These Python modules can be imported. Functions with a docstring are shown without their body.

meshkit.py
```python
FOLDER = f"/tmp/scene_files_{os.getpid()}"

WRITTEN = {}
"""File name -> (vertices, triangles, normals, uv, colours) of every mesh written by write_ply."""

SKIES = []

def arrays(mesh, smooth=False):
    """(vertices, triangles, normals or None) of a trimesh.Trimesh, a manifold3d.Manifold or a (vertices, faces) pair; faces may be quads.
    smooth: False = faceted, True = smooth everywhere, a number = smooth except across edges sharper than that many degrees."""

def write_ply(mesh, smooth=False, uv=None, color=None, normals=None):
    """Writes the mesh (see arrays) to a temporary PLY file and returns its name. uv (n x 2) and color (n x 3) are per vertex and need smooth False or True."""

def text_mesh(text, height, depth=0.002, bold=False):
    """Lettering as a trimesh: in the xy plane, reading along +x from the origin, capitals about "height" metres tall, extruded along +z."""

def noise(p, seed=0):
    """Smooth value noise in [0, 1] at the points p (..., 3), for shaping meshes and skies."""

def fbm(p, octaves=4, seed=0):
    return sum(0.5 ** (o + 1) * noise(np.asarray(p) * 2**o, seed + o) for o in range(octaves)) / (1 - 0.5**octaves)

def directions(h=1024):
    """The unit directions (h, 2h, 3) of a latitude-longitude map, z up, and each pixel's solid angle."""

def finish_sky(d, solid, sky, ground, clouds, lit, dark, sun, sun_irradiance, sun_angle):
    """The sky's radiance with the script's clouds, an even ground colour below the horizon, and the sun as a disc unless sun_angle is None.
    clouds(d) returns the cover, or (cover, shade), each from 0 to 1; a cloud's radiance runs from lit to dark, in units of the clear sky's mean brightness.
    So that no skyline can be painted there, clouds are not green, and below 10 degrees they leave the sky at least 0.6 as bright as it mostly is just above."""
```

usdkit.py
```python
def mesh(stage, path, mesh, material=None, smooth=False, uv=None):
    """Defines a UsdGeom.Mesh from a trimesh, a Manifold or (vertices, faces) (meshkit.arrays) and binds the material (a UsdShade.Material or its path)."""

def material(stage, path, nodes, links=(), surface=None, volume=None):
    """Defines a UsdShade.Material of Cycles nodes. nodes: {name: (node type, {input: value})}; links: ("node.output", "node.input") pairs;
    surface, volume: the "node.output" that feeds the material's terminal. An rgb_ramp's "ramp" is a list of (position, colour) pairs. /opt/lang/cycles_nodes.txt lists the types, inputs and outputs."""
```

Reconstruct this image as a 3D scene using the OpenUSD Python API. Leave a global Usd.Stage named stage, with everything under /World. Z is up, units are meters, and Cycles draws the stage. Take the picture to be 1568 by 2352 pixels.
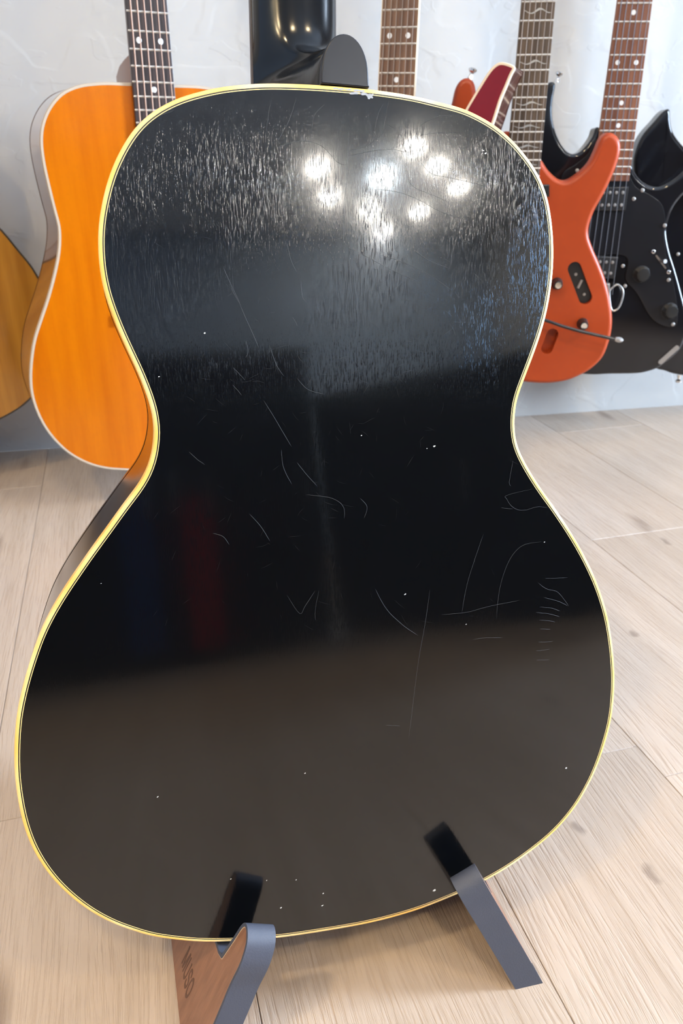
import math, random
import numpy as np, trimesh, usdkit, meshkit
from shapely.geometry import Polygon, LineString, Point, box as sbox
from shapely.ops import unary_union
from pxr import Usd, UsdGeom, UsdLux, UsdShade, Gf, Sdf

random.seed(7); rng = np.random.default_rng(7)
stage = Usd.Stage.CreateInMemory()
UsdGeom.SetStageUpAxis(stage, UsdGeom.Tokens.z); UsdGeom.SetStageMetersPerUnit(stage, 1.0)
UsdGeom.Xform.Define(stage, '/World'); UsdGeom.Scope.Define(stage, '/World/Looks')

# ------------------------------------------------------------------ camera
W, HH, FPX, CAM_H = 1568, 2352, 1770.0, 0.515
PITCH = math.atan(FPX / 3754.0)
FW = np.array([0, math.cos(PITCH), -math.sin(PITCH)]); UPV = np.array([0, math.sin(PITCH), math.cos(PITCH)])
EYE = np.array([0, 0, CAM_H])
cam = UsdGeom.Camera.Define(stage, '/World/camera')
AP = 24.0
cam.CreateHorizontalApertureAttr(AP); cam.CreateVerticalApertureAttr(AP * HH / W)
cam.CreateFocalLengthAttr(AP * FPX / W)
cam.CreateClippingRangeAttr(Gf.Vec2f(0.02, 60))
cam.CreateFStopAttr(17.0); cam.CreateFocusDistanceAttr(0.44)
cam.CreateExposureAttr(0.13)
cam.AddTransformOp().Set(Gf.Matrix4d(1, 0, 0, 0, *UPV, 0, *(-FW), 0, *EYE, 1))

# ------------------------------------------------------------------ light levels (the lamps and window are built below)
LAMP_STRENGTH = 520.0         # recessed ceiling lamps
LAMP_COLOR = (1.0, 0.76, 0.43)
WINDOW_INTENSITY = 160.0      # daylight outside the window on the right
WINDOW_COLOR = (0.63, 0.79, 1.0)
WINDOW2_INTENSITY, WINDOW2_COLOR = 26.0, (0.26, 0.55, 1.0)
dome = UsdLux.DomeLight.Define(stage, '/World/sky'); dome.CreateIntensityAttr(0.25); dome.CreateColorAttr(Gf.Vec3f(0.75, 0.87, 1.0))

# ------------------------------------------------------------------ helpers: prims
taken = {}
def numbered(parent, name):
    k = (parent, name); n = taken.get(k, 0); taken[k] = n + 1
    return f'{parent}/{name}' + (f'_{n:03d}' if n else '')
def custom(p, **kw):
    for k, v in kw.items():
        if v: p.SetCustomDataByKey(k, v)
def thing(name, label, cat, frame=None, group=None, kind=None):
    path = numbered('/World', name); x = UsdGeom.Xform.Define(stage, path)
    if frame is not None: x.AddTransformOp().Set(frame.matrix())
    custom(x.GetPrim(), label=label, category=cat, group=group, kind=kind)
    return path
def part(parent, name, mesh, m, smooth=30, label=None, kind=None):
    path = numbered(parent, name)
    usdkit.mesh(stage, path, mesh, f'/World/Looks/{m}', smooth=smooth)
    custom(stage.GetPrimAtPath(path), label=label, kind=kind)
    return path
def struct(name, mesh, m, smooth=False, parent='/World'):
    path = numbered(parent, name)
    usdkit.mesh(stage, path, mesh, f'/World/Looks/{m}', smooth=smooth)
    if parent == '/World': stage.GetPrimAtPath(path).SetCustomDataByKey('kind', 'structure')
    return path

class Frame:
    """A local frame: x right, y up, z towards the viewer; back-projects photo points onto its plane z = const."""
    def __init__(self, o, yaw=0, lean=0, roll=0, axes=None):
        self.o = np.array(o, float)
        if axes is not None: self.u, self.v, self.n = axes; return
        yaw, lean, roll = map(math.radians, (yaw, lean, roll))
        u = np.array([math.cos(yaw), math.sin(yaw), 0]); n0 = np.array([math.sin(yaw), -math.cos(yaw), 0])
        v = math.cos(lean) * np.array([0, 0, 1.]) + math.sin(lean) * n0
        self.u = math.cos(roll) * u + math.sin(roll) * v; self.v = -math.sin(roll) * u + math.cos(roll) * v
        self.n = np.cross(self.u, self.v)
    def matrix(self): return Gf.Matrix4d(*self.u, 0, *self.v, 0, *self.n, 0, *self.o, 1)
    def bp(self, pts, z=0.0):
        out = []
        for x, y in pts:
            r = (x - W / 2) / FPX * np.array([1, 0, 0]) - (y - HH / 2) / FPX * UPV + FW
            o = self.o + z * self.n; t = ((o - EYE) @ self.n) / (r @ self.n); q = EYE + r * t - self.o
            out.append((q @ self.u, q @ self.v))
        return np.array(out)
    def bps(self, pts, surf):
        """the same onto a curved surface z = surf(x, y)"""
        res = []
        for p in pts:
            z = 0.0
            for _ in range(8):
                q = self.bp([p], z)[0]; z = float(surf(q[0], q[1]))
            res.append(q)
        return np.array(res)

# ------------------------------------------------------------------ helpers: shapes
def join(*ms): return trimesh.util.concatenate([m for m in ms if m is not None])
def box(cx, cy, cz, sx, sy, sz):
    m = trimesh.creation.box((sx, sy, sz)); m.apply_translation((cx, cy, cz)); return m
def bbox(cx, cy, cz, sx, sy, sz, b=0.002):
    """a box with chamfered edges"""
    x, y, z = sx / 2, sy / 2, sz / 2; b = min(b, x * .9, y * .9, z * .9)
    pts = [(i * (x - (b if a != 0 else 0)), j * (y - (b if a != 1 else 0)), k * (z - (b if a != 2 else 0))) for i in (-1, 1) for j in (-1, 1) for k in (-1, 1) for a in range(3)]
    m = trimesh.convex.convex_hull(np.array(pts)); m.apply_translation((cx, cy, cz)); return m
def cyl(p, q, r, n=16):
    return trimesh.creation.cylinder(radius=r, segment=[p, q], sections=n)
def tube(path, r, n=8):
    path = np.array(path, float); t = np.gradient(path, axis=0); t /= np.linalg.norm(t, axis=1)[:, None]
    a = np.cross(t, [0.31, 0.2, 0.93]); a /= np.linalg.norm(a, axis=1)[:, None]; b = np.cross(t, a)
    ang = np.linspace(0, 2 * np.pi, n, endpoint=False); r = np.broadcast_to(r, len(path))
    V = (path[:, None] + r[:, None, None] * (np.cos(ang)[None, :, None] * a[:, None] + np.sin(ang)[None, :, None] * b[:, None])).reshape(-1, 3)
    F = []
    for i in range(len(path) - 1):
        for j in range(n):
            k = (j + 1) % n; F += [(i * n + j, i * n + k, (i + 1) * n + k), (i * n + j, (i + 1) * n + k, (i + 1) * n + j)]
    for c, s in ((0, -1), ((len(path) - 1) * n, 1)):
        F += [(c, c + j + 1, c + j)[::1] if s < 0 else (c, c + j, c + j + 1) for j in range(1, n - 1)]
    return trimesh.Trimesh(V, F, process=False)
def catmull(P, n=6, closed=False):
    P = np.array(P, float); out = []
    N = len(P); R = range(N if closed else N - 1)
    for i in R:
        g = (lambda k: P[k % N]) if closed else (lambda k: P[min(max(k, 0), N - 1)])
        a, b, c, d = g(i - 1), g(i), g(i + 1), g(i + 2)
        for t in np.linspace(0, 1, n, endpoint=False):
            out.append(.5 * (2 * b + (c - a) * t + (2 * a - 5 * b + 4 * c - d) * t * t + (3 * b - a - 3 * c + d) * t ** 3))
    if not closed: out.append(P[-1])
    return np.array(out)
def resample(P, n):
    Q = np.vstack([P, P[:1]]); d = np.r_[0, np.cumsum(np.linalg.norm(np.diff(Q, axis=0), axis=1))]
    t = np.linspace(0, d[-1], n, endpoint=False); return np.c_[np.interp(t, d, Q[:, 0]), np.interp(t, d, Q[:, 1])]
def smooth_closed(P, k=2):
    for _ in range(k): P = .25 * np.roll(P, 1, 0) + .5 * P + .25 * np.roll(P, -1, 0)
    return P
def ccw(P):
    return P if Polygon(P).exterior.is_ccw else P[::-1]
def inset(P, d):
    """rings moved inwards by d along the vertex normals (outline counter-clockwise)"""
    t = np.roll(P, -1, 0) - np.roll(P, 1, 0); t /= np.linalg.norm(t, axis=1)[:, None] + 1e-12
    return P + d * np.c_[-t[:, 1], t[:, 0]]
def loft(rings, closed_section=False, cap0=False, cap1=False):
    """rings: list of (N,3) arrays along the outline; consecutive rings are joined"""
    N = len(rings[0]); V = np.vstack(rings); F = []
    j = np.arange(N); k = (j + 1) % N; M = len(rings)
    for i in range(M if closed_section else M - 1):
        a, b = i * N, ((i + 1) % M) * N
        F.append(np.c_[a + j, a + k, b + k]); F.append(np.c_[a + j, b + k, b + j])
    F = [np.vstack(F)]
    for flag, r, base, flip in ((cap0, rings[0], 0, True), (cap1, rings[-1], (M - 1) * N, False)):
        if flag:
            from mapbox_earcut import triangulate_float64
            tri = triangulate_float64(np.ascontiguousarray(r[:, :2]), np.array([N], np.uint32)).reshape(-1, 3).astype(int) + base
            q = V[tri]; up = np.cross(q[:, 1] - q[:, 0], q[:, 2] - q[:, 0])[:, 2].sum() > 0
            F.append(tri[:, ::-1] if (up == flip) else tri)
    return trimesh.Trimesh(V, np.vstack(F), process=False)
def slab(P, z0, z1, r=0.003, steps=4):
    """a plate with the outline P from z0 (back) to z1 (front), its edges rounded by r"""
    P = ccw(np.array(P, float)); rr = []
    r = min(r, (z1 - z0) / 2 * .98)
    for i in range(steps + 1):
        a = math.pi / 2 * i / steps; q = inset(P, r * (1 - math.sin(a))); rr.append(np.c_[q, np.full(len(P), z0 + r * (1 - math.cos(a)))])
    for i in range(steps + 1):
        a = math.pi / 2 * i / steps; q = inset(P, r * (1 - math.cos(a))); rr.append(np.c_[q, np.full(len(P), z1 - r * (1 - math.sin(a)))])
    return loft(rr, cap0=True, cap1=True)
def prism(poly, z0, z1):
    ms = []
    for g in getattr(poly, 'geoms', [poly]):
        if g.is_empty: continue
        m = trimesh.creation.extrude_polygon(g, z1 - z0, engine='earcut'); m.apply_translation((0, 0, z0)); ms.append(m)
    return join(*ms)
def disc(x, y, r, z0, z1, n=20, bev=0.0):
    a = np.linspace(0, 2 * np.pi, n, endpoint=False); P = np.c_[x + r * np.cos(a), y + r * np.sin(a)]
    return slab(P, z0, z1, max(bev, 1e-5), 2)

# ------------------------------------------------------------------ materials
def lookmat(name, color, rough=0.4, metallic=0.0, ior=1.5, coat=0.0, coat_rough=0.05, bump=None, vary=None, sub=None, emission=None, spec=None):
    """bump: (scale vector, detail, strength, distance) in object space; vary: (scale vector, other colour, detail, ramp low, ramp high)"""
    n = {'p': ('principled_bsdf', {'base_color': color, 'roughness': rough, 'metallic': metallic, 'ior': ior, 'coat_weight': coat, 'coat_roughness': coat_rough})}
    L = []
    if spec is not None: n['p'][1]['specular_ior_level'] = spec
    if bump or vary: n['tc'] = ('texture_coordinate', {})
    if vary:
        sc, c2, det, lo, hi = vary
        n['vm'] = ('mapping', {'scale': sc}); n['vn'] = ('noise_texture', {'scale': 1.0, 'detail': det, 'roughness': .6})
        n['vr'] = ('map_range', {'from_min': lo, 'from_max': hi, 'clamp': True}); n['vx'] = ('mix_color', {'a': color, 'b': c2})
        L += [('tc.object', 'vm.vector'), ('vm.vector', 'vn.vector'), ('vn.fac', 'vr.value'), ('vr.result', 'vx.fac'), ('vx.result', 'p.base_color')]
    if bump:
        sc, det, st, di = bump
        n['bm'] = ('mapping', {'scale': sc}); n['bn'] = ('noise_texture', {'scale': 1.0, 'detail': det, 'roughness': .55}); n['b'] = ('bump', {'strength': st, 'distance': di})
        L += [('tc.object', 'bm.vector'), ('bm.vector', 'bn.vector'), ('bn.fac', 'b.height'), ('b.normal', 'p.normal')]
    if emission: n['p'][1]['emission_color'] = emission[0]; n['p'][1]['emission_strength'] = emission[1]
    return usdkit.material(stage, f'/World/Looks/{name}', n, L, surface='p.BSDF')

# aged black lacquer over open grain, seen through fine pores
usdkit.material(stage, '/World/Looks/aged_black_lacquer', {
    'tc': ('texture_coordinate', {}),
    'm1': ('mapping', {'scale': (2500, 165, 2500)}), 'n1': ('noise_texture', {'scale': 1.0, 'detail': 2.0, 'roughness': .55}),
    'r1': ('map_range', {'from_min': .55, 'from_max': .72, 'clamp': True}),
    'm2': ('mapping', {'scale': (14, 9, 14)}), 'n2': ('noise_texture', {'scale': 1.0, 'detail': 3.0}),
    'r2': ('map_range', {'from_min': .38, 'from_max': .62, 'to_min': .25, 'to_max': 1.0, 'clamp': True}),
    'mul': ('math', {'math_type': 'multiply'}),
    'sp': ('separate_xyz', {}), 'ry': ('map_range', {'range_type': 'smoothstep', 'from_min': -.06, 'from_max': .13, 'to_min': .22, 'to_max': 1.0, 'clamp': True}), 'mu2': ('math', {'math_type': 'multiply'}),
    'b': ('bump', {'strength': .21, 'distance': .00028}),
    'rr': ('map_range', {'from_min': .3, 'from_max': .7, 'to_min': .045, 'to_max': .10, 'clamp': True}),
    'p': ('principled_bsdf', {'base_color': (.0015, .0018, .0024), 'ior': 1.5, 'roughness': .13, 'specular_ior_level': .24, 'coat_weight': .85, 'coat_ior': 1.5}),
}, [('tc.object', 'm1.vector'), ('m1.vector', 'n1.vector'), ('n1.fac', 'r1.value'), ('tc.object', 'm2.vector'), ('m2.vector', 'n2.vector'), ('n2.fac', 'r2.value'),
    ('r1.result', 'mul.value1'), ('r2.result', 'mul.value2'), ('tc.object', 'sp.vector'), ('sp.y', 'ry.value'), ('ry.result', 'mu2.value1'), ('mul.value', 'mu2.value2'), ('mu2.value', 'b.height'), ('b.normal', 'p.normal'), ('b.normal', 'p.coat_normal'), ('n2.fac', 'rr.value'), ('rr.result', 'p.coat_roughness')], surface='p.BSDF')
lookmat('scratch_grey', (.045, .048, .052), .5, spec=.15)
lookmat('worn_grey', (.26, .27, .29), .5)
lookmat('chip_white', (.6, .6, .58), .5)
lookmat('gloss_black', (.002, .002, .0025), .16, spec=.28, bump=((60, 14, 60), 2, .06, .002))
lookmat('heel_black', (.006, .008, .013), .30, spec=.3, bump=((300, 300, 300), 2, .05, .0005))
lookmat('dark_side', (.020, .011, .008), .10, ior=1.55, bump=((12, 30, 12), 2, .05, .003))
lookmat('binding_cream', (.78, .47, .115), .32, vary=((25, 25, 25), (.76, .60, .30), 2, .4, .65))
lookmat('line_black', (.012, .010, .008), .4)
lookmat('line_cream', (.72, .50, .20), .4)
lookmat('stand_brown', (.25, .115, .062), .42, vary=((9, 220, 40), (.18, .08, .044), 4, .35, .65), bump=((9, 260, 60), 3, .15, .0006))
lookmat('stand_text', (.10, .045, .024), .6)
lookmat('stand_pad', (.042, .048, .070), .62, bump=((900, 900, 900), 2, .25, .0004))
lookmat('stand_liner', (.45, .31, .20), .8)
lookmat('spruce_amber', (.41, .102, .0008), .2, vary=((45, 3.5, 20), (.35, .076, .0005), 4, .38, .66), spec=.35)
lookmat('spruce_aged', (.40, .18, .025), .22, vary=((50, 3, 20), (.30, .125, .016), 4, .38, .66), coat=.3)
lookmat('mahogany_side', (.30, .125, .045), .06, vary=((30, 5, 30), (.22, .085, .03), 3, .35, .65), coat=1.0, ior=1.6)
lookmat('binding_light', (.38, .31, .235), .35)
lookmat('binding_dark', (.04, .03, .02), .3)
lookmat('rosewood_dark', (.022, .017, .018), .30, vary=((140, 8, 40), (.045, .03, .028), 3, .35, .65), bump=((900, 40, 100), 2, .1, .0004))
lookmat('rosewood_brown', (.085, .038, .018), .42, vary=((160, 7, 40), (.18, .09, .045), 4, .36, .66))
lookmat('rosewood_ebony', (.050, .033, .022), .42, vary=((160, 7, 40), (.12, .08, .05), 4, .36, .66))
lookmat('rosewood_red', (.105, .032, .014), .42, vary=((160, 7, 40), (.20, .075, .035), 4, .36, .66))
lookmat('fret_metal', (.62, .57, .50), .3, metallic=.85)
lookmat('string_bronze', (.30, .17, .11), .5, metallic=.3)
lookmat('string_steel', (.30, .24, .20), .5, metallic=.4)
lookmat('string_dark', (.13, .13, .14), .4, metallic=.7)
lookmat('pearl', (.78, .80, .82), .25)
lookmat('pearl_vine', (.42, .41, .38), .35)
lookmat('maple_neck', (.62, .37, .19), .35)
lookmat('neck_dark', (.20, .11, .08), .3)
lookmat('cherry_red', (.16, .002, .006), .12, spec=.3)
lookmat('cherry_side', (.045, .006, .006), .14, coat=.5)
lookmat('binding_ivory', (.70, .56, .40), .35)
lookmat('satin_copper', (.33, .043, .006), .40, vary=((14, 14, 14), (.31, .039, .005), 2, .4, .6), spec=.35, bump=((500, 500, 500), 2, .03, .0005))
lookmat('body_black', (.007, .007, .009), .08)
lookmat('plate_black', (.008, .008, .010), .22)
lookmat('plastic_black', (.012, .012, .013), .35)
lookmat('knob_smoke', (.05, .05, .05), .12, metallic=.5)
lookmat('chrome', (.75, .73, .70), .15, metallic=1.0)
lookmat('nickel_dull', (.42, .40, .38), .35, metallic=.9)
lookmat('cabinet_black', (.012, .012, .013), .5)
lookmat('cabinet_navy', (.02, .055, .19), .5)
lookmat('cabinet_red', (.34, .012, .014), .5)
lookmat('painted_white', (.80, .80, .78), .5)
lookmat('paint_slate', (.36, .44, .55), .6)
lookmat('ceiling_white', (.80, .86, .92), .8)
lookmat('lamp_lens', (.9, .9, .9), .4, emission=(LAMP_COLOR, LAMP_STRENGTH))
lookmat('lamp_lens_cool', (.9, .9, .9), .4, emission=((.82, .93, 1.0), LAMP_STRENGTH * .75))
lookmat('lamp_lens_neutral', (.9, .9, .9), .4, emission=((1.0, .93, .82), LAMP_STRENGTH * .42))
usdkit.material(stage, '/World/Looks/window_glass', {'t': ('transparent_bsdf', {}), 'g': ('glossy_bsdf', {'roughness': .01, 'color': (1, 1, 1)}), 'f': ('fresnel', {'IOR': 1.45}), 'x': ('mix_closure', {})},
    [('f.fac', 'x.fac'), ('t.BSDF', 'x.closure1'), ('g.BSDF', 'x.closure2')], surface='x.closure')
# hand-trowelled plaster
usdkit.material(stage, '/World/Looks/plaster', {
    'g': ('geometry', {}), 'm': ('mapping', {'scale': (6.5, 6.5, 9)}),
    'n': ('noise_texture', {'scale': 1.0, 'detail': 2.0, 'roughness': .45, 'distortion': .7}), 'r': ('map_range', {'range_type': 'smoothstep', 'from_min': .50, 'from_max': .54, 'clamp': True}),
    'n2': ('noise_texture', {'scale': 2.3, 'detail': 2.0, 'distortion': 1.0}), 'r2': ('map_range', {'range_type': 'smoothstep', 'from_min': .58, 'from_max': .62, 'clamp': True}),
    'n3': ('noise_texture', {'scale': 14.0, 'detail': 3.0}), 'a3': ('math', {'math_type': 'multiply_add', 'value2': .10}),
    'ad': ('math', {'math_type': 'multiply_add', 'value2': .5}),
    'b': ('bump', {'strength': .14, 'distance': .0035}), 'cx': ('mix_color', {'a': (.385, .375, .36), 'b': (.415, .40, .38)}),
    'p': ('principled_bsdf', {'roughness': .6})},
    [('g.position', 'm.vector'), ('m.vector', 'n.vector'), ('m.vector', 'n2.vector'), ('m.vector', 'n3.vector'), ('n.fac', 'r.value'), ('n2.fac', 'r2.value'), ('r2.result', 'ad.value1'), ('r.result', 'ad.value3'), ('n3.fac', 'a3.value1'), ('ad.value', 'a3.value3'), ('a3.value', 'b.height'), ('b.normal', 'p.normal'), ('n.fac', 'cx.fac'), ('cx.result', 'p.base_color')], surface='p.BSDF')
# limed oak planks: each plank shifts the grain by its own random number
KS = (1 / .012, 1 / .022, 0)
_fa = math.radians(15.8)
def floor_at(x, y):
    r = (x - W / 2) / FPX * np.array([1, 0, 0]) - (y - HH / 2) / FPX * UPV + FW; q = EYE + r * (CAM_H / -r[2])
    return (q[0] * math.cos(_fa) + q[1] * math.sin(_fa), -q[0] * math.sin(_fa) + q[1] * math.cos(_fa))
KN = [(p[0] * KS[0], p[1] * KS[1], 0.0) for p in (floor_at(1329, 1903), floor_at(1497, 2008), floor_at(1453, 1455), floor_at(1528, 1243))]
def oak(name, dark, light, deep):
    usdkit.material(stage, f'/World/Looks/{name}', {
        'tc': ('texture_coordinate', {}), 'oi': ('object_info', {}),
        'off': ('combine_xyz', {}), 'om': ('math', {'math_type': 'multiply', 'value2': 37.0}), 'va': ('vector_math', {'math_type': 'add'}),
        'mw': ('mapping', {'scale': (5.0, 1.1, 1.0)}), 'nw': ('noise_texture', {'scale': 1.0, 'detail': 2.0, 'distortion': .4}),
        'sw': ('vector_math', {'math_type': 'scale', 'scale': .075}), 'vb': ('vector_math', {'math_type': 'add'}),
        'm1': ('mapping', {'scale': (420, 17, 1)}), 'n1': ('noise_texture', {'scale': 1.0, 'detail': 3.0, 'roughness': .6}),
        'r1': ('map_range', {'from_min': .47, 'from_max': .66, 'clamp': True}),
        'm2': ('mapping', {'scale': (34, 1.6, 1)}), 'n2': ('noise_texture', {'scale': 1.0, 'detail': 4.0, 'roughness': .55}),
        'r2': ('map_range', {'from_min': .34, 'from_max': .66, 'clamp': True}),
        'mk': ('mapping', {'scale': (11, 3.2, 1)}), 'vk': ('voronoi_texture', {'scale': 1.0, 'randomness': 1.0}),
        'rk': ('map_range', {'range_type': 'smoothstep', 'from_min': .03, 'from_max': .17, 'to_min': .75, 'to_max': 0.0, 'clamp': True}),
        'c1': ('mix_color', {'a': light, 'b': dark}), 'c2': ('mix_color', {'b': deep}), 'f2': ('math', {'math_type': 'multiply', 'value2': .42}), 'c3': ('mix_color', {'b': (.16, .105, .07)}),
        'b': ('bump', {'strength': .4, 'distance': .0008, 'invert': True}),
        **{f'kd{i}': ('vector_math', {'math_type': 'distance', 'vector2': k}) for i, k in enumerate(KN)}, **{f'kr{i}': ('map_range', {'range_type': 'smoothstep', 'from_min': .10, 'from_max': 1.0, 'to_min': .85, 'to_max': 0.0, 'clamp': True}) for i in range(len(KN))},
        'km': ('mapping', {'scale': KS}), 'kw': ('noise_texture', {'scale': 60.0, 'detail': 3.0}), 'kws': ('vector_math', {'math_type': 'multiply_add', 'vector2': (.012, .02, 0), 'vector3': (-.006, -.01, 0)}), 'kwa': ('vector_math', {'math_type': 'add'}),
        **{f'kx{i}': ('math', {'math_type': 'maximum'}) for i in range(len(KN))}, 'c4': ('mix_color', {'b': (.17, .125, .095)}),
        'p': ('principled_bsdf', {'roughness': .46})},
        [('oi.random', 'om.value1'), ('om.value', 'off.x'), ('om.value', 'off.y'), ('tc.object', 'va.vector1'), ('off.vector', 'va.vector2'),
         ('va.vector', 'mw.vector'), ('mw.vector', 'nw.vector'), ('nw.color', 'sw.vector1'), ('va.vector', 'vb.vector1'), ('sw.vector', 'vb.vector2'),
         ('vb.vector', 'm1.vector'), ('m1.vector', 'n1.vector'), ('n1.fac', 'r1.value'), ('vb.vector', 'm2.vector'), ('m2.vector', 'n2.vector'), ('n2.fac', 'r2.value'),
         ('vb.vector', 'mk.vector'), ('mk.vector', 'vk.vector'), ('vk.distance', 'rk.value'),
         ('r2.result', 'c1.fac'), ('c1.result', 'c2.a'), ('r1.result', 'f2.value1'), ('f2.value', 'c2.fac'), ('c2.result', 'c3.a'), ('rk.result', 'c3.fac'), ('tc.object', 'kw.vector'), ('kw.color', 'kws.vector1'), ('kws.vector', 'kwa.vector1'), ('tc.object', 'kwa.vector2'), ('kwa.vector', 'km.vector'),
         *[x for i in range(len(KN)) for x in ((f'km.vector', f'kd{i}.vector1'), (f'kd{i}.value', f'kr{i}.value'), (f'kr{i}.result', f'kx{i}.value1'))], *[(f'kx{i}.value', f'kx{i + 1}.value2') for i in range(len(KN) - 1)],
         (f'kx{len(KN) - 1}.value', 'c4.fac'), ('c3.result', 'c4.a'), ('c4.result', 'p.base_color'),
         ('r1.result', 'b.height'), ('b.normal', 'p.normal')], surface='p.BSDF')
oak('oak_a', (.55, .445, .35), (.66, .55, .455), (.40, .30, .215))
oak('oak_b', (.52, .415, .32), (.63, .52, .425), (.38, .28, .20))
oak('oak_c', (.57, .46, .365), (.69, .58, .485), (.42, .32, .235))
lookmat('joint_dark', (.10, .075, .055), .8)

# ------------------------------------------------------------------ the room
WA = math.radians(11.8)                       # the guitar wall's angle to the camera
E1 = np.array([math.cos(WA), math.sin(WA), 0]); E2 = np.array([-math.sin(WA), math.cos(WA), 0])
RM = np.eye(4); RM[:3, 0] = E1; RM[:3, 1] = E2
def room(m): m = m.copy(); m.apply_transform(RM); return m
X0, X1, Y0, Y1, ZC = -2.3, 3.6, -4.4, 1.46, 2.6
struct('wall_front', room(box((X0 + X1) / 2, Y1 + .06, ZC / 2, X1 - X0 + .24, .12, ZC)), 'plaster')
struct('wall_back', room(box((X0 + X1) / 2, Y0 - .06, ZC / 2, X1 - X0 + .24, .12, ZC)), 'paint_slate')
struct('wall_left', room(box(X0 - .06, (Y0 + Y1) / 2, ZC / 2, .12, Y1 - Y0, ZC)), 'paint_slate')
WINS = [(-.50, .25, .50, 1.95, WINDOW_INTENSITY, WINDOW_COLOR), (-2.20, -1.00, .70, 1.75, WINDOW2_INTENSITY, WINDOW2_COLOR)]   # openings in the wall to the right
wr, yy = [], Y1
for w0, w1, z0, z1, *_ in WINS:
    wr += [box(X1 + .06, (w1 + yy) / 2, ZC / 2, .12, yy - w1, ZC), box(X1 + .06, (w0 + w1) / 2, z0 / 2, .12, w1 - w0, z0), box(X1 + .06, (w0 + w1) / 2, (z1 + ZC) / 2, .12, w1 - w0, ZC - z1)]; yy = w0
wr.append(box(X1 + .06, (Y0 + yy) / 2, ZC / 2, .12, yy - Y0, ZC))
struct('wall_right', room(join(*wr)), 'plaster')
struct('ceiling', room(box((X0 + X1) / 2, (Y0 + Y1) / 2, ZC + .05, X1 - X0 + .24, Y1 - Y0 + .24, .1)), 'ceiling_white')
for k, (w0, w1, z0, z1, inten, col) in enumerate(WINS, 1):
    wn = f'/World/window_{k}'; UsdGeom.Xform.Define(stage, wn).GetPrim().SetCustomDataByKey('kind', 'structure')
    wc, wm, f_ = (w0 + w1) / 2, (z0 + z1) / 2, .04
    fr = [bbox(X1 + .06, w0 + f_ / 2, wm, .07, f_, z1 - z0, .004), bbox(X1 + .06, w1 - f_ / 2, wm, .07, f_, z1 - z0, .004),
          bbox(X1 + .06, wc, z0 + f_ / 2, .07, w1 - w0, f_, .004), bbox(X1 + .06, wc, z1 - f_ / 2, .07, w1 - w0, f_, .004)]
    struct('window_frame', room(join(*fr)), 'painted_white', parent=wn)
    struct('pane', room(box(X1 + .06, wc, wm, .006, w1 - w0 - 2 * f_, z1 - z0 - 2 * f_)), 'window_glass', parent=wn)
    struct('window_sill', room(bbox(X1 - .04, wc, z0 - .015, .16, w1 - w0 + .1, .03, .004)), 'painted_white', parent=wn)
    rl = UsdLux.RectLight.Define(stage, f'/World/window_daylight_{k}')
    rl.CreateWidthAttr(w1 - w0); rl.CreateHeightAttr(z1 - z0); rl.CreateIntensityAttr(inten); rl.CreateColorAttr(Gf.Vec3f(*col))
    pz = E1; py = np.array([0, 0, 1.]); px = np.cross(py, pz)      # the light shines along -z, into the room
    po = E1 * (X1 + .2) + E2 * wc + np.array([0, 0, wm])
    rl.AddTransformOp().Set(Gf.Matrix4d(*px, 0, *py, 0, *pz, 0, *po, 1))

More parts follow.
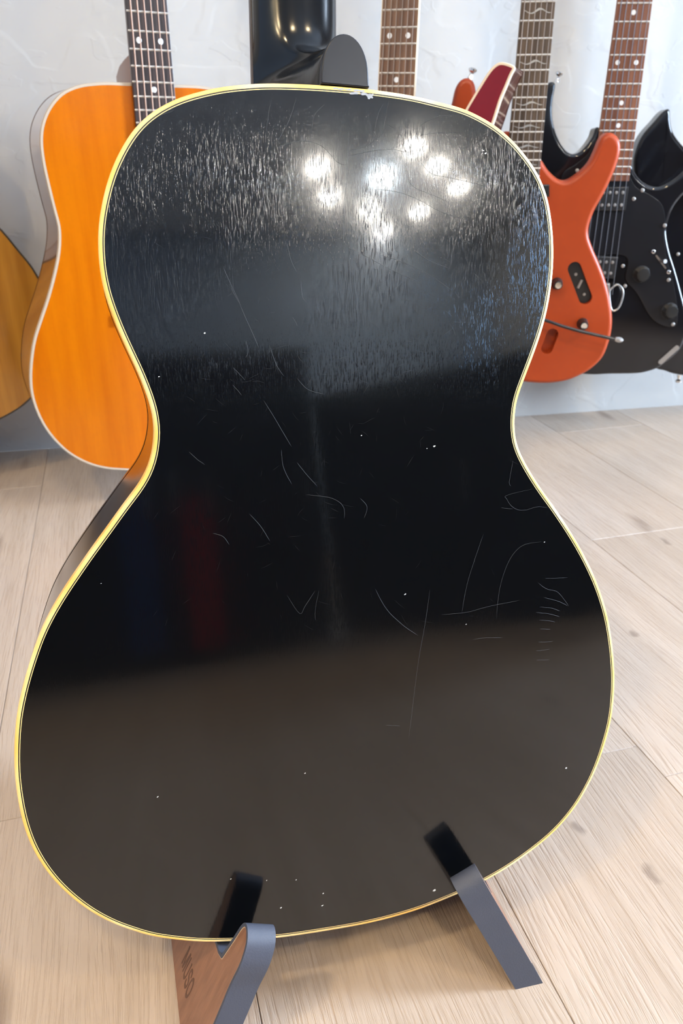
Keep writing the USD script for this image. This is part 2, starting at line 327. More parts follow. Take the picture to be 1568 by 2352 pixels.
# the plank floor: rows run along FT, .1955 m wide
FA = math.radians(15.8); FU = np.array([math.cos(FA), math.sin(FA), 0]); FT = np.array([-math.sin(FA), math.cos(FA), 0])
PW, U0 = .1955, .2305
fx = UsdGeom.Xform.Define(stage, '/World/floor')
fx.AddTransformOp().Set(Gf.Matrix4d(*FU, 0, *FT, 0, 0, 0, 1, 0, 0, 0, 0, 1)); fx.GetPrim().SetCustomDataByKey('kind', 'structure')
fmat = np.linalg.inv(np.c_[FU, FT, [0, 0, 1]])
corners = np.array([E1 * a + E2 * b for a in (X0, X1) for b in (Y0, Y1)]) @ np.c_[FU, FT, [0, 0, 1]]
inside = Polygon([(c @ FU, c @ FT) for c in (E1 * X0 + E2 * Y0, E1 * X1 + E2 * Y0, E1 * X1 + E2 * Y1, E1 * X0 + E2 * Y1)])
seam = {0: .471, -2: .539}                    # cross joints that the photograph shows, by row
k0, k1 = int((corners[:, 0].min() - U0) // PW) - 1, int((corners[:, 0].max() - U0) // PW) + 1
PL = 1.29
for k in range(k0, k1 + 1):
    a, b = U0 + k * PW, U0 + (k + 1) * PW
    t0 = seam.get(k, (k * .43) % PL); t = t0 - PL * 6
    while t < 4:
        c, d = t, t + PL; t += PL
        g = sbox(a + .00022, c + .00022, b - .00022, d - .00022).intersection(inside)
        if g.is_empty or g.area < 1e-3: continue
        P = ccw(np.array(g.exterior.coords)[:-1]); Q = np.array(Polygon(P).buffer(-.0004, join_style=2).exterior.coords)[:-1]; Q = ccw(Q)
        if len(Q) == len(P):
            s = np.argmin(np.linalg.norm(Q - P[0], axis=1)); Q = np.roll(Q, -s, 0)
            m = loft([np.c_[P, np.full(len(P), -.012)], np.c_[P, np.full(len(P), -.0005)], np.c_[Q, np.zeros(len(P))]], cap1=True)
        else: m = prism(g, -.012, 0)
        struct('plank', m, ('oak_a', 'oak_b', 'oak_c')[(k * 7 + int(t * 3)) % 3], parent='/World/floor')
m = prism(inside, -.03, -.009); struct('underlay', m, 'joint_dark', parent='/World/floor')

# recessed ceiling lamps
LAMPS = [(2.77, -2.97), (2.75, -2.55), (3.10, -2.70), (3.50, -2.90), (2.50, -3.35), (2.95, -3.45), (3.42, -3.35), (3.30, -3.75), (2.2, -3.0), (.30, -1.15), (-.95, -.55), (1.5, -.65), (-1.75, -1.5), (-1.35, -1.75)]
RL = .075
for i, (lx, ly) in enumerate(LAMPS):
    f = Frame((lx, ly, ZC), axes=(np.array([1., 0, 0]), np.array([0, 1., 0]), np.array([0, 0, 1.])))
    if i == 0: t = thing('ceiling_light', 'recessed ceiling lamp with cool daylight lens among warm ones', 'ceiling light', f)
    elif i < 9: t = thing('ceiling_light', 'round recessed ceiling lamp with neutral white lens in the rear cluster', 'ceiling light', f, group='clustered neutral ceiling lamps')
    else: t = thing('ceiling_light', 'round recessed ceiling lamp with warm white lens', 'ceiling light', f, group='warm recessed ceiling lamps')
    a = np.linspace(0, 2 * np.pi, 28, endpoint=False); c = np.c_[np.cos(a), np.sin(a)]
    ring = loft([np.c_[c * r, np.full(28, z)] for r, z in ((RL + .02, 0), (RL + .018, -.006), (RL + .002, -.008), (RL, -.002))])
    part(t, 'trim_ring', ring, 'painted_white'); part(t, 'lens', disc(0, 0, RL, -.004, -.001, 28), 'lamp_lens_cool' if i == 0 else 'lamp_lens_neutral' if i < 9 else 'lamp_lens')

# ------------------------------------------------------------------ the black guitar standing back to the camera
G = Frame((0.00271, 0.39777, 0.32764), 16.385, -12.861, -3.539)
OUT = [(500,200),(550,194),(596,190.4),(645,190.4),(691,192),(745.5,195),(841,203),(895,210),(946,218),(1000,231),(1036,240),(1070,250),(1126,279),(1167.5,311),(1205,352),(1238,401),(1257.5,450),(1266,494),(1271.3,542),(1272,603),(1267.3,656.6),(1255.3,723),(1238,782),(1216,842),(1200,884),(1187.5,920),(1182.5,960),(1184.7,1008),(1201,1052),(1238,1114.6),(1278,1170.6),(1318,1232),(1352.6,1295),(1379.3,1358),(1398,1424),(1409,1500),(1412,1572),(1405.7,1645),(1389.4,1710),(1366,1775),(1333.3,1837),(1296,1887),(1256,1927),(1205,1967),(1154,2001.5),(1087,2038),(1029.7,2063.6),(950,2094),(850,2121),(732.7,2142),(633.8,2156),(525.4,2164),(450,2164),(390,2158),(350,2152),(319.8,2143.7),(255.9,2121),(191.9,2084.5),(128,2028.6),(80,1961.4),(51,1888),(35.2,1801.5),(32,1728),(36.8,1650),(48,1592),(64,1533),(92,1453),(128,1384.5),(166.7,1325),(208,1265.5),(247,1212),(285.7,1158),(321.4,1110.7),(342,1069),(351.5,1027),(354,986),(349,947),(334.8,901.8),(312.5,847.6),(287,794),(257,724),(235,655),(226,592),(225,530),(232.8,472),(248.7,408),(271,354),(306,296.6),(350.8,255),(414.5,222)]
RX, RY = 3.6, 6.0
arch = lambda x, y: -(np.asarray(x) ** 2) / (2 * RX) - (np.asarray(y) ** 2) / (2 * RY)
gout = G.bps(OUT, arch)
gout = ccw(smooth_closed(resample(catmull(gout, 8, True), 480), 4))
def onback(P, dz=0.0): return np.c_[P, arch(P[:, 0], P[:, 1]) + dz]
D_TAIL, D_NECK = .104, .088
vmin, vmax = gout[:, 1].min(), gout[:, 1].max()
frontz = lambda P: -(D_TAIL + (D_NECK - D_TAIL) * (P[:, 1] - vmin) / (vmax - vmin))
guitar = thing('acoustic_guitar', 'black flat-back acoustic guitar with cream binding standing backwards in the foreground', 'guitar', G)
B0, B1, B2, B3 = .0021, .0027, .0031, .0033
cen = np.array([0, -.02])
base = inset(gout, B2)
rings = [onback(base, 0.0)] + [onback(cen + (base - cen) * t) for t in np.linspace(.97, .04, 26)]
rings.append(onback(np.repeat(cen[None], len(gout), 0)))
part(guitar, 'back_panel', loft(rings), 'aged_black_lacquer', smooth=True)
# binding wraps the edge; two thin purfling lines inside it
bd = [onback(gout, -.0075), onback(gout, -.0009), onback(inset(gout, .0003), -.0003), onback(inset(gout, .0008), .0001), onback(inset(gout, B0), .0001), onback(inset(gout, B0), -.003), onback(inset(gout, .001), -.0075)]
part(guitar, 'binding', loft(bd, closed_section=True), 'binding_cream', smooth=40, label='aged cream binding around the back')
for a, b, mname, lab in ((B0, B1, 'line_black', 'thin black purfling line'), (B1, B2, 'line_cream', 'thin cream purfling line')):
    part(guitar, 'purfling', loft([onback(inset(gout, a), -.002), onback(inset(gout, a), .00005), onback(inset(gout, b), .00005), onback(inset(gout, b), -.002)], closed_section=True), mname, label=lab)
so = inset(gout, .0002)
part(guitar, 'side', loft([np.c_[so, arch(so[:, 0], so[:, 1]) - .0075]] + [np.c_[so, (1 - t) * (arch(so[:, 0], so[:, 1]) - .0075) + t * (frontz(so) + .004)] for t in (.25, .5, .75, 1)])
     , 'dark_side', smooth=True, label='dark glossy bent side')
fo = gout
part(guitar, 'front_binding', loft([np.c_[fo, frontz(fo) + .006], np.c_[fo, frontz(fo)], np.c_[inset(fo, .004), frontz(fo)], np.c_[inset(fo, .004), frontz(fo) + .006]], closed_section=True), 'dark_side')
ft = inset(gout, .003)
part(guitar, 'soundboard', loft([np.c_[ft, frontz(ft) + .003], np.c_[ft, frontz(ft) + .0003]], cap0=False, cap1=True), 'gloss_black')
# neck: shaft, heel and its flat cap
vt = G.bps([(790, 199)], arch)[0]; VJ = vt[1]
cap_c = G.bps([(792, 199)], arch)[0][0]
nz0 = frontz(np.array([[0, vmax]]))[0] - .001      # top plane
qa, qb = G.bp([(593, 100), (788, 100)], -.070)
NC, NW = (qa[0] + qb[0]) / 2, (qb[0] - qa[0]) / 2
def neck_ring(y, zb, wcap, blend, n=28):
    s = np.linspace(-1, 1, n); depth = zb - nz0
    ang = s * math.pi / 2; D = np.c_[np.sin(ang) * NW, nz0 + depth * np.cos(ang) ** .85]
    # heel section: sides sweep in from the full width to the cap's width, flat at the end
    t = np.abs(s); q = np.clip((1 - t) / .72, 0, 1); half = NW + (wcap - NW) * (1 - (1 - q) ** 1.9)
    fl = t < .28; hw = np.where(fl, wcap * t / .28, half); hz = np.where(fl, zb, nz0 + depth * q)
    sh = np.where(fl | True, (cap_c - NC) * np.clip(q, 0, 1), 0)
    Hh = np.c_[np.sign(s) * hw + sh, hz]
    R = D * (1 - blend) + Hh * blend
    R = np.vstack([R, [[NW, nz0 - .0], [-NW, nz0 - .0]]])
    return np.c_[NC + R[:, 0], np.full(len(R), y), R[:, 1]]
CAPH = .0235; CW = .0125
ys, secs = [], []
ztop = nz0 + .0215
for y in np.concatenate([np.linspace(VJ - .008, VJ + CAPH, 14), np.linspace(VJ + CAPH, VJ + .075, 22)[1:], [VJ + .10, VJ + .14, VJ + .2, VJ + .28]]):
    h = y - VJ
    if h <= CAPH:
        f_ = max(h, 0) / CAPH; wc_ = CW * math.sqrt(max(1 - f_ ** 2.6, .02)); zb = float(arch(0, VJ)) - .0022; bl = 1.0
    else:
        e = h - CAPH; zb = ztop + (float(arch(0, VJ)) - .004 - ztop) * math.exp(-e / .0060); wc_ = CW * .15 + .004 * min(e / .02, 1); bl = math.exp(-(e / .012) ** 1.6)
    secs.append(neck_ring(y, zb, wc_, bl))
part(guitar, 'neck', loft(secs, cap0=False, cap1=False), 'gloss_black', smooth=True, label='glossy black rounded neck')
a = np.linspace(0, math.pi, 24); hp = np.c_[cap_c + CW * 1.02 * np.cos(a), VJ + .001 + CAPH * 1.0 * np.sin(a) ** .8]
hp = np.vstack([hp, [[cap_c - CW * 1.02, VJ + .0004], [cap_c + CW * 1.02, VJ + .0004]]])
hcap = slab(ccw(hp), -.0045, 0.0008, .0008, 3); hcap.vertices[:, 2] += arch(0, VJ)
part(guitar, 'heel_cap', hcap, 'heel_black', label='flat rounded heel cap')
fb = slab(np.array([[NC - NW - .0008, VJ - .12], [NC + NW + .0008, VJ - .12], [NC + NW + .0008, VJ + .3], [NC - NW - .0008, VJ + .3]]), nz0 - .006, nz0, .001, 2)
part(guitar, 'fingerboard', fb, 'rosewood_dark')
part(guitar, 'headstock', slab(np.array([[NC - .03, VJ + .3], [NC + .03, VJ + .3], [NC + .037, VJ + .45], [NC, VJ + .462], [NC - .037, VJ + .45]]), nz0 - .004, nz0 + .012, .002), 'gloss_black')
for s in (-1, 1):
    for j in range(3):
        part(guitar, 'tuning_peg', join(cyl((NC + s * .028, VJ + .33 + .04 * j, nz0 + .004), (NC + s * .052, VJ + .33 + .04 * j, nz0 + .004), .003, 10), slab(np.array([[-.008, -.006], [.008, -.006], [.008, .006], [-.008, .006]]) + [NC + s * .057, VJ + .33 + .04 * j], nz0 + .001, nz0 + .007, .002)), 'chrome')
SCR = [[(801,302),(797.4,394),(792,466),(791,563)],[(964,318),(969,310),(1010,305),(1056,307)],[(964,358),(962,302),(974,282),(1010,267),(1061,262)],[(801,346),(847,333),(877,307),(888,256),(893,231)],
 [(801,358),(857,346),(898,342),(934,348),(954,343)],[(796,379),(775,374),(740,338),(704,325),(668,328),(633,338)],[(964,371),(990,397),(1030,407),(1087,420),(1122,430)],[(934,404),(949,430),(995,450),(1030,466)],
 [(857,435),(908,440),(959,458),(1010,486),(1071,506)],[(793,565),(857,598),(908,624),(964,649)],[(867,583),(923,601),(990,634),(1036,665)],[(949,573),(985,598),(1033,616)],[(658,557),(668,598),(681,624)],
 [(513,614),(532,655),(551,695)],[(530,660),(541,680),(553,700)],[(691,644),(694,680),(704,695)],[(551,700),(579,761),(595,797)],[(671,728),(677,737),(682,748)],[(564,782),(569,807),(563,822)],[(618,792),(636,838),(653,863)],
 [(681,868),(707,896),(745,907)],[(605,919),(636,970),(669,1026)],[(534,845),(548,858),(562,873)],[(534,884),(545,896),(554,909)],[(646,1032),(651,1072),(671,1113)],[(434,1037),(452,1053),(470,1067)],[(682,1062),(702,1088),(727,1116)],
 [(702,1136),(763,1144),(789,1164),(791,1190)],[(488,1225),(513,1233),(527,1251)],[(572,1180),(600,1210),(620,1241)],[(827,1144),(842,1164),(835,1190)],
 [(987,1352),(974,1440),(961,1514),(945,1634),(937,1699)],[(861,1352),(887,1399),(924,1435),(958,1459)],[(1243,1244),(1196,1255),(1165,1294),(1146,1357),(1139,1425)],[(1013,1412),(1071,1406),(1123,1393),(1193,1378)],
 [(1251,1328),(1275,1327),(1303,1325)],[(1235,1338),(1254,1352),(1280,1359),(1296,1378),(1306,1391)],[(1248,1372),(1280,1380),(1303,1392)],[(1238,1394),(1264,1396),(1285,1403)],[(1230,1407),(1259,1409),(1285,1417)],[(1238,1424),(1258,1425),(1275,1428)],[(1240,1444),(1252,1444),(1264,1444)],[(1236,1475),(1252,1475),(1270,1473)],[(1231,1494),(1247,1493),(1262,1491)],[(1231,1516),(1247,1516),(1262,1515)],
 [(1110,1226),(1076,1330),(1060,1409)],[(723,1357),(699,1393),(686,1409),(657,1367)],[(725,1425),(723,1404),(731,1357)],[(1086,1469),(1120,1464),(1154,1463)],[(885,1665),(905,1666),(919,1667)],
 [(1224,1122),(1163,1137),(1162,1147),(1179,1167),(1203,1171),(1230,1164),(1257,1165)],[(1150,1166),(1178,1170)],[(350,269),(375,262),(400,252)],[(1178,1056),(1172,1090),(1169,1108),(1173,1118)],[(610,300),(615,260),(622,225)],[(640,320),(660,285),(672,250),(680,225)],[(715,300),(722,265),(745,240)],[(860,300),(868,262),(880,240)]]
sc = []
for s in SCR:
    q = catmull(G.bps(s, arch), 5); w = np.interp(np.linspace(0, 1, len(q)), [0, .15, .85, 1], [.25, 1, 1, .25])
    j = q + np.cumsum(rng.normal(0, .00006, q.shape), 0)
    sc.append(tube(onback(j, -.00002), .00009 * w, 5))
for _ in range(240):
    cx, cy = (rng.normal(780, 190), rng.normal(800, 190)) if rng.random() < .6 else (rng.uniform(330, 1150), rng.uniform(260, 1480))
    a0 = rng.uniform(0, math.pi); bend = rng.normal(0, .5); n_ = 6; l = rng.uniform(12, 55)
    P = [(cx, cy)]
    for i in range(n_): P.append((P[-1][0] + l / n_ * math.cos(a0 + bend * i / n_), P[-1][1] + l / n_ * math.sin(a0 + bend * i / n_)))
    q = G.bps(P, arch)
    if min(Polygon(gout).contains(Point(*z)) for z in q): sc.append(tube(onback(q, -.00004), .000065 * np.sin(np.linspace(.25, 2.9, len(q))), 4))
part(guitar, 'scratches', join(*sc), 'scratch_grey', kind='stuff', label='hairline cracks and scratches in the lacquer')
ch = []
for x, y, r in [(997,2045,.0011),(362,1830,.0005),(530,2019,.0004),(612,2022,.0004),(680,2021,.0004),(742,2052,.0005),(645,2085,.0006),(740,2080,.0006),(700,1776,.0005),(997,1025,.0008),(930,1365,.0006),(830,1000,.0004),(1115,352,.0006),(1110,346,.0004),(470,765,.0005),(365,865,.0004),(1250,1245,.0004),(1300,1764,.0007),(1070,1434,.0004),(980,1030,.0003),(232,1340,.0003)]:
    q = G.bps([(x, y)], arch)[0]; a = np.linspace(0, 2 * np.pi, 9, endpoint=False); P = np.c_[q[0] + r * np.cos(a), q[1] + r * .7 * np.sin(a + .4)] + rng.normal(0, r * .15, (9, 2))
    ch.append(loft([onback(P, -.0003), onback(P, .00006)], cap1=True))
for x, y, rx_, ry_ in [(770,203,6,2),(782,205,8,2.2),(800,206,9,2),(818,208,8,2.5),(830,209,6,2.5),(812,214,13,3),(835,216,8,3),(850,222,8,6),(846,219,5,4)]:
    a = np.linspace(0, 2 * np.pi, 14, endpoint=False); r = 1 + rng.normal(0, .22, 14)
    P = ccw(G.bps(np.c_[x + rx_ * r * np.cos(a), y + ry_ * r * np.sin(a)], arch)); part(guitar, 'worn_patch', loft([onback(P, -.0004), onback(P, .00016)], cap1=True), 'worn_grey', label='pale worn and chipped lacquer')
part(guitar, 'chips', join(*ch), 'chip_white', kind='stuff', label='tiny pale chips and specks')

# ------------------------------------------------------------------ the folding stand: two leaning boards with hooks
NH = G.n.copy(); NH[2] = 0; NH /= np.linalg.norm(NH); RH = np.cross([0, 0, 1.], NH) * 1.0   # NH towards the camera, RH to the right
RC, FOOT, SL = .107, .120, .466
la = math.atan(SL); TB = .0175
def board_frame(side):
    up = np.array([0, 0, 1.]) * math.cos(la) - side * RH * math.sin(la)          # up along the board, leaning inwards
    out = side * RH * math.cos(la) + np.array([0, 0, 1.]) * math.sin(la)         # outer face normal
    o = RH * (RC + side * FOOT)
    x = NH                                                                      # local x towards the camera
    if side < 0: return Frame(o, axes=(x, up, np.cross(x, up)))
    return Frame(o, axes=(x, up, np.cross(x, up)))
FL = board_frame(-1); FR = board_frame(1)
nsign = {-1: np.sign(FL.n @ (-RH)), 1: np.sign(FR.n @ RH)}                     # does +z point outwards?

def board_shapes(dz):
    """outline of a board, its padding and liner; dz lowers the notch that the guitar sits in"""
    prof = [(-.286,0),(-.289,.02),(-.2925,.045),(-.295,.064),(-.2968,.077),(-.2972,.090),(-.2985,.098),(-.302,.106),(-.308,.1098),(-.3135,.109),(-.3165,.1035),(-.3180,.093),(-.3210,.0730 - dz),(-.326,.0705 - dz),(-.428,.0480 - dz),(-.4365,.0515 - dz),(-.479,.262),(-.515,.262),(-.522,.02),(-.522,0)]
    pp = Polygon(catmull(prof[:13], 5).tolist() + prof[13:])
    zone = sbox(-.345, .010, -.2, .2).union(sbox(-.300, -.01, -.2, .02))
    big = lambda g: max(getattr(g, 'geoms', [g]), key=lambda q: q.area)
    pad = big(pp.difference(pp.buffer(-.0020)).intersection(zone)); lin = big(pp.buffer(-.0020).difference(pp.buffer(-.0026)).intersection(zone))
    return pp, big(pp.difference(pad).difference(lin)), pad, lin
SF = Frame(RH * RC + NH * -.40, axes=(RH, NH * -1.0, np.array([0, 0, 1.])))
stand = thing('guitar_stand', 'brown wooden folding stand with dark padded hooks holding the black guitar', 'guitar stand', SF)
def toframe(m, A, B):
    m = m.copy(); P = np.asarray(m.vertices); Wd = A.o + P @ np.array([A.u, A.v, A.n]); Q = Wd - B.o
    m.vertices = np.c_[Q @ B.u, Q @ B.v, Q @ B.n]; return m
for side, Fm in ((-1, FL), (1, FR)):
    pp, core, pad2, lin = board_shapes(0.0 if side < 0 else .0075)
    z0, z1 = (-TB, 0) if Fm.n @ (side * RH) > 0 else (0, TB)
    path = part(stand, 'side_board', toframe(prism(core, z0, z1), Fm, SF), 'stand_brown', smooth=20)
    part(path, 'edge_pad', toframe(prism(pad2, z0 - .0003, z1 + .0003), Fm, SF), 'stand_pad', smooth=20, label='dark padding along the hook')
    part(path, 'pad_liner', toframe(prism(lin, z0, z1), Fm, SF), 'stand_liner', smooth=20)
    if side < 0:
        q = FL.bp([(432, 2180), (432, 2290), (420, 2240), (443, 2225)])
        tm = meshkit.text_mesh('MUSO', 1.0, .0002, bold=True); b = tm.bounds
        sx = (q[1][0] - q[0][0]) / (b[1][0] - b[0][0]); sy = .0165 / (b[1][1] - b[0][1])
        tm.apply_translation(-b[0]); tm.vertices = np.asarray(tm.vertices) * [sx, sy, 1] + [q[0][0], (q[2][1] + q[3][1]) / 2 - .0083, -.00005]
        part(path, 'lettering', toframe(tm, Fm, SF), 'stand_text', smooth=False, label='embossed lettering')
part(stand, 'hinge', toframe(cyl((-.510, .279, -.0), (-.484, .279, -.0), .006, 14), FL, SF), 'nickel_dull')

# ------------------------------------------------------------------ guitars hanging on the wall
def wall_frame(o, yaw, lean, roll, k):
    o = EYE + (np.array(o) - EYE) * k
    return Frame(o, yaw, lean, roll)
def fret_y(L, k): return L * (2 ** (-k / 12) - .5)
def add_neck(t, L, w12, tp, nfr, end_y, wood, neckm, dots=True, strings='string_steel', bridge_y=None, heel_y=None, vine=False, bind=None, fret_r=.0013, sr=(.00065, .00040)):
    hw = lambda y: w12 / 2 - tp * y / 2
    top = L / 2
    fb = slab(np.array([[-hw(end_y), end_y], [hw(end_y), end_y], [hw(top), top], [-hw(top), top]]), -.006, 0, .0008, 2)
    part(t, 'fingerboard', fb, wood)
    if bind:
        for s in (-1, 1):
            part(t, 'fingerboard_binding', slab(np.array([[s * (hw(end_y) + .0002), end_y], [s * (hw(end_y) + .0014), end_y], [s * (hw(top) + .0014), top], [s * (hw(top) + .0002), top]])[::s], -.006, .0002, .0004, 1), bind)
    hy = heel_y if heel_y is not None else end_y
    rings = []
    for y in np.linspace(hy, top + .01, 6):
        a = np.linspace(0, math.pi, 15); w = hw(y); dp = .017 + .004 * (top - y) / L
        rings.append(np.c_[-w * np.cos(a), np.full(15, y), -.006 - dp * np.sin(a)])
    part(t, 'neck', loft(rings, cap0=False, cap1=False), neckm, smooth=50)
    for k in range(1, nfr + 1):
        y = fret_y(L, k)
        if y < end_y + .003: break
        w = hw(y); a = np.array([-1, -.75, .75, 1]); zz = np.array([0, fret_r * .9, fret_r * .9, 0])
        sec = np.array([(-fret_r, -.0004), (-fret_r * .8, .0006), (0, .0012), (fret_r * .8, .0006), (fret_r, -.0004)])
        rr = [np.c_[np.full(5, s * w), y + sec[:, 0] * q, sec[:, 1] * q + (q - 1) * .0003] for s, q in ((-1, .6), (-.97, 1), (.97, 1), (1, .6))]
        V = np.vstack(rr); F = []
        for i in range(3):
            for j in range(5):
                j2 = (j + 1) % 5; F += [(i * 5 + j, i * 5 + j2, i * 5 + 5 + j2), (i * 5 + j, i * 5 + 5 + j2, i * 5 + 5 + j)]
        F += [(0, j + 1, j) for j in range(1, 4)] + [(15, 15 + j, 15 + j + 1) for j in range(1, 4)]
        part(t, 'fret', trimesh.Trimesh(V, F, process=False), 'fret_metal')
    for k in (3, 5, 7, 9, 12, 15, 17, 19, 21, 24):
        if k > nfr: break
        y = (fret_y(L, k) + fret_y(L, k - 1)) / 2; gap = fret_y(L, k - 1) - fret_y(L, k)
        if y < end_y + .005: break
        if vine:
            w = hw(y) * .82; x = np.linspace(-w, w, 19); s = gap * .13
            yy = y + s * np.sin(x / w * 4.6 + .6) * (1 - .35 * np.abs(x / w)); th = .0010 + .0004 * np.cos(x / w * 6)
            P = np.vstack([np.c_[x, yy + th * (1.02 - (np.abs(x) / w) ** 3)], np.c_[x, yy - th * (1.02 - (np.abs(x) / w) ** 3)][::-1]])
            part(t, 'vine_inlay', prism(Polygon(P).buffer(0), -.001, .0002), 'pearl_vine', smooth=False)
        else:
            for x in ((-.26 * w12, .26 * w12) if k == 12 or k == 24 else (0,)):
                part(t, 'dot_inlay', disc(x, y, .0034, -.001, .0002, 14), 'pearl', smooth=False)
    by = bridge_y if bridge_y is not None else -L / 2
    for i in range(6):
        f = (i - 2.5) / 5; r = sr[0] + (sr[1] - sr[0]) * i / 5
        part(t, 'string', tube([(f * .036, top, .0016), (f * (w12 * .8), 0, .003), (f * .053, by, .006)], r, 6), strings)
    # headstock with its pegs, above the picture's upper edge
    hs = np.array([[-hw(top), top], [hw(top), top], [.034, top + .03], [.037, top + .165], [0, top + .178], [-.037, top + .165], [-.034, top + .03]])
    part(t, 'headstock', slab(hs, -.020, -.006, .002, 2), neckm)
    for s in (-1, 1):
        for j in range(3):
            part(t, 'tuning_peg', join(cyl((s * .03, top + .05 + .042 * j, -.013), (s * .05, top + .05 + .042 * j, -.013), .003, 8), bbox(s * .055, top + .05 + .042 * j, -.013, .016, .012, .007, .002)), 'chrome')
def hanger(Fm, L, place):
    top = Fm.o + Fm.v * (L / 2 + .012) - Fm.n * .016
    dist = (Y1 - top @ E2); P0 = top + E2 * dist; z = top[2]
    H = Frame(P0, axes=(E1, np.array([0, 0, 1.]), -E2))
    t = thing('wall_hanger', f'black wall bracket holding the neck of {place}', 'guitar hanger', H)
    q = top - P0; c = np.array([q @ E1, q[2], q @ -E2])
    part(t, 'wall_plate', slab(np.array([[-.03, -.05], [.03, -.05], [.03, .05], [-.03, .05]]), 0, .012, .003), 'plastic_black')
    part(t, 'arm', cyl((0, 0, .01), (c[0], c[1], c[2] - .04), .007, 12), 'plastic_black')
    x, y, zz = c
    part(t, 'yoke', tube(catmull([(x - .034, y, zz + .03), (x - .034, y, zz), (x - .022, y - .002, zz - .03), (x, y - .002, zz - .04), (x + .022, y - .002, zz - .03), (x + .034, y, zz), (x + .034, y, zz + .03)], 5), .0055, 8), 'plastic_black')

def px_outline(Fm, pts, z, n=260, dense=6):
    return ccw(smooth_closed(resample(catmull(Fm.bp(pts, z), dense, True), n), 1))
def acoustic_body(t, P, zf, depth, topm, sidem, bindm, bw=.0035):
    P = ccw(P); zb = zf - depth
    part(t, 'soundboard', loft([np.c_[inset(P, bw), np.full(len(P), zf - .003)], np.c_[inset(P, bw), np.full(len(P), zf - .0001)]], cap1=True), topm)
    part(t, 'binding', loft([np.c_[P, np.full(len(P), zf - .006)], np.c_[P, np.full(len(P), zf - .001)], np.c_[inset(P, .0008), np.full(len(P), zf)], np.c_[inset(P, bw), np.full(len(P), zf)], np.c_[inset(P, bw), np.full(len(P), zf - .006)]], closed_section=True), bindm, smooth=40)
    part(t, 'side', loft([np.c_[inset(P, .0004), np.full(len(P), z)] for z in (zb + .004, zb + depth * .5, zf - .006)]), sidem, smooth=True)
    part(t, 'back', loft([np.c_[inset(P, .003), np.full(len(P), zb)], np.c_[P, np.full(len(P), zb + .002)], np.c_[P, np.full(len(P), zb + .0045)]], cap0=True), sidem)

# 1. amber acoustic
A = wall_frame((-.237, 1.111, .626), 26.0, .5, -.2, 1.0); LA = .648
amber = thing('acoustic_guitar', 'amber-topped acoustic guitar with dark fingerboard hanging on the wall at left', 'guitar', A)
left = A.bp([(296,190),(266,188.5),(236,188),(205,190.5),(178,195),(143.5,210),(118,236),(102,265),(93,297),(92,335),(99,383),(112,440),(124,488),(131.5,515),(134,540),(132,580),(122.8,628),(108.4,682),(92.5,730),(76.5,781),(69,832),(67.6,876),(73,914.5),(89,959),(114.8,1000.6),(153,1039),(197.7,1064.4),(242,1077),(287,1080.5),(340,1083)], -.007)
yb, yt = left[-1][1] - .0005, left[0][1] + .001
half = catmull(np.vstack([[0, yt], left, [0, yb]]), 5)
pa = smooth_closed(resample(np.vstack([half, half[-2:0:-1] * [-1, 1]]), 300), 1)
acoustic_body(amber, pa, -.0065, .120, 'spruce_amber', 'mahogany_side', 'binding_light')
add_neck(amber, LA, .0523, .0209, 20, fret_y(LA, 20) - .006, 'rosewood_dark', 'neck_dark', strings='string_bronze', heel_y=yt, sr=(.0010, .0006))
hr = [np.c_[w * np.array([-1, 1, 1, -1]), np.array([yt - .01, yt - .01, y2, y2]), np.full(4, z)] for z, w, y2 in ((-.008, .025, yt + .03), (-.03, .027, yt + .026), (-.07, .026, yt + .021), (-.115, .022, yt + .012))]
part(amber, 'heel', loft(hr, cap1=True), 'neck_dark', smooth=40)
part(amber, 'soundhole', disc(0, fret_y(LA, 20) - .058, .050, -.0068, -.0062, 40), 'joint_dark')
part(amber, 'rosette', loft([np.c_[np.c_[np.cos(np.linspace(0, 2*np.pi, 48, endpoint=False)), np.sin(np.linspace(0, 2*np.pi, 48, endpoint=False))] * r + [0, fret_y(LA, 20) - .058], np.full(48, z)] for r, z in ((.060, -.0066), (.060, -.0060), (.052, -.0060), (.052, -.0066))], closed_section=True), 'binding_dark')
part(amber, 'bridge', slab(np.array([[-.078, -.334], [.078, -.334], [.078, -.318], [.045, -.306], [-.045, -.306], [-.078, -.318]]), -.0068, .002, .002), 'rosewood_dark')
hanger(A, LA, 'the amber acoustic guitar')

# 2. aged amber acoustic at the picture's left edge
B = wall_frame((-.68, 1.137, .627), 27.0, 0, 0, 1.0)
aged = thing('acoustic_guitar', 'darker honey-brown acoustic guitar cut off by the left edge of the photo', 'guitar', B)
rt = B.bp([(0,522),(20,545),(40,570),(60,594),(78,618),(98,655),(110,700),(115,765),(108,835),(88,893),(60,927),(30,948),(0,964),(-40,980)], -.007)
yt2 = .075; 
half = catmull(np.vstack([[0, yt2], [.05, yt2 - .002], [.105, yt2 - .02], [.132, yt2 - .06], [.134, yt2 - .10], [.124, yt2 - .155], [rt[0][0] - .016, rt[0][1] + .022], rt, [0, rt[-1][1] - .012]]), 6)
pb = smooth_closed(resample(np.vstack([half, half[-2:0:-1] * [-1, 1]]), 300), 1)
acoustic_body(aged, pb, -.0065, .100, 'spruce_aged', 'mahogany_side', 'binding_dark', .003)
add_neck(aged, LA, .0523, .0209, 20, fret_y(LA, 20) - .006, 'rosewood_dark', 'neck_dark', strings='string_bronze', heel_y=yt2)
hr = [np.c_[w * np.array([-1, 1, 1, -1]), np.array([yt2 - .01, yt2 - .01, y2, y2]), np.full(4, z)] for z, w, y2 in ((-.008, .027, yt2 + .05), (-.06, .017, yt2 + .034), (-.09, .013, yt2 + .028))]
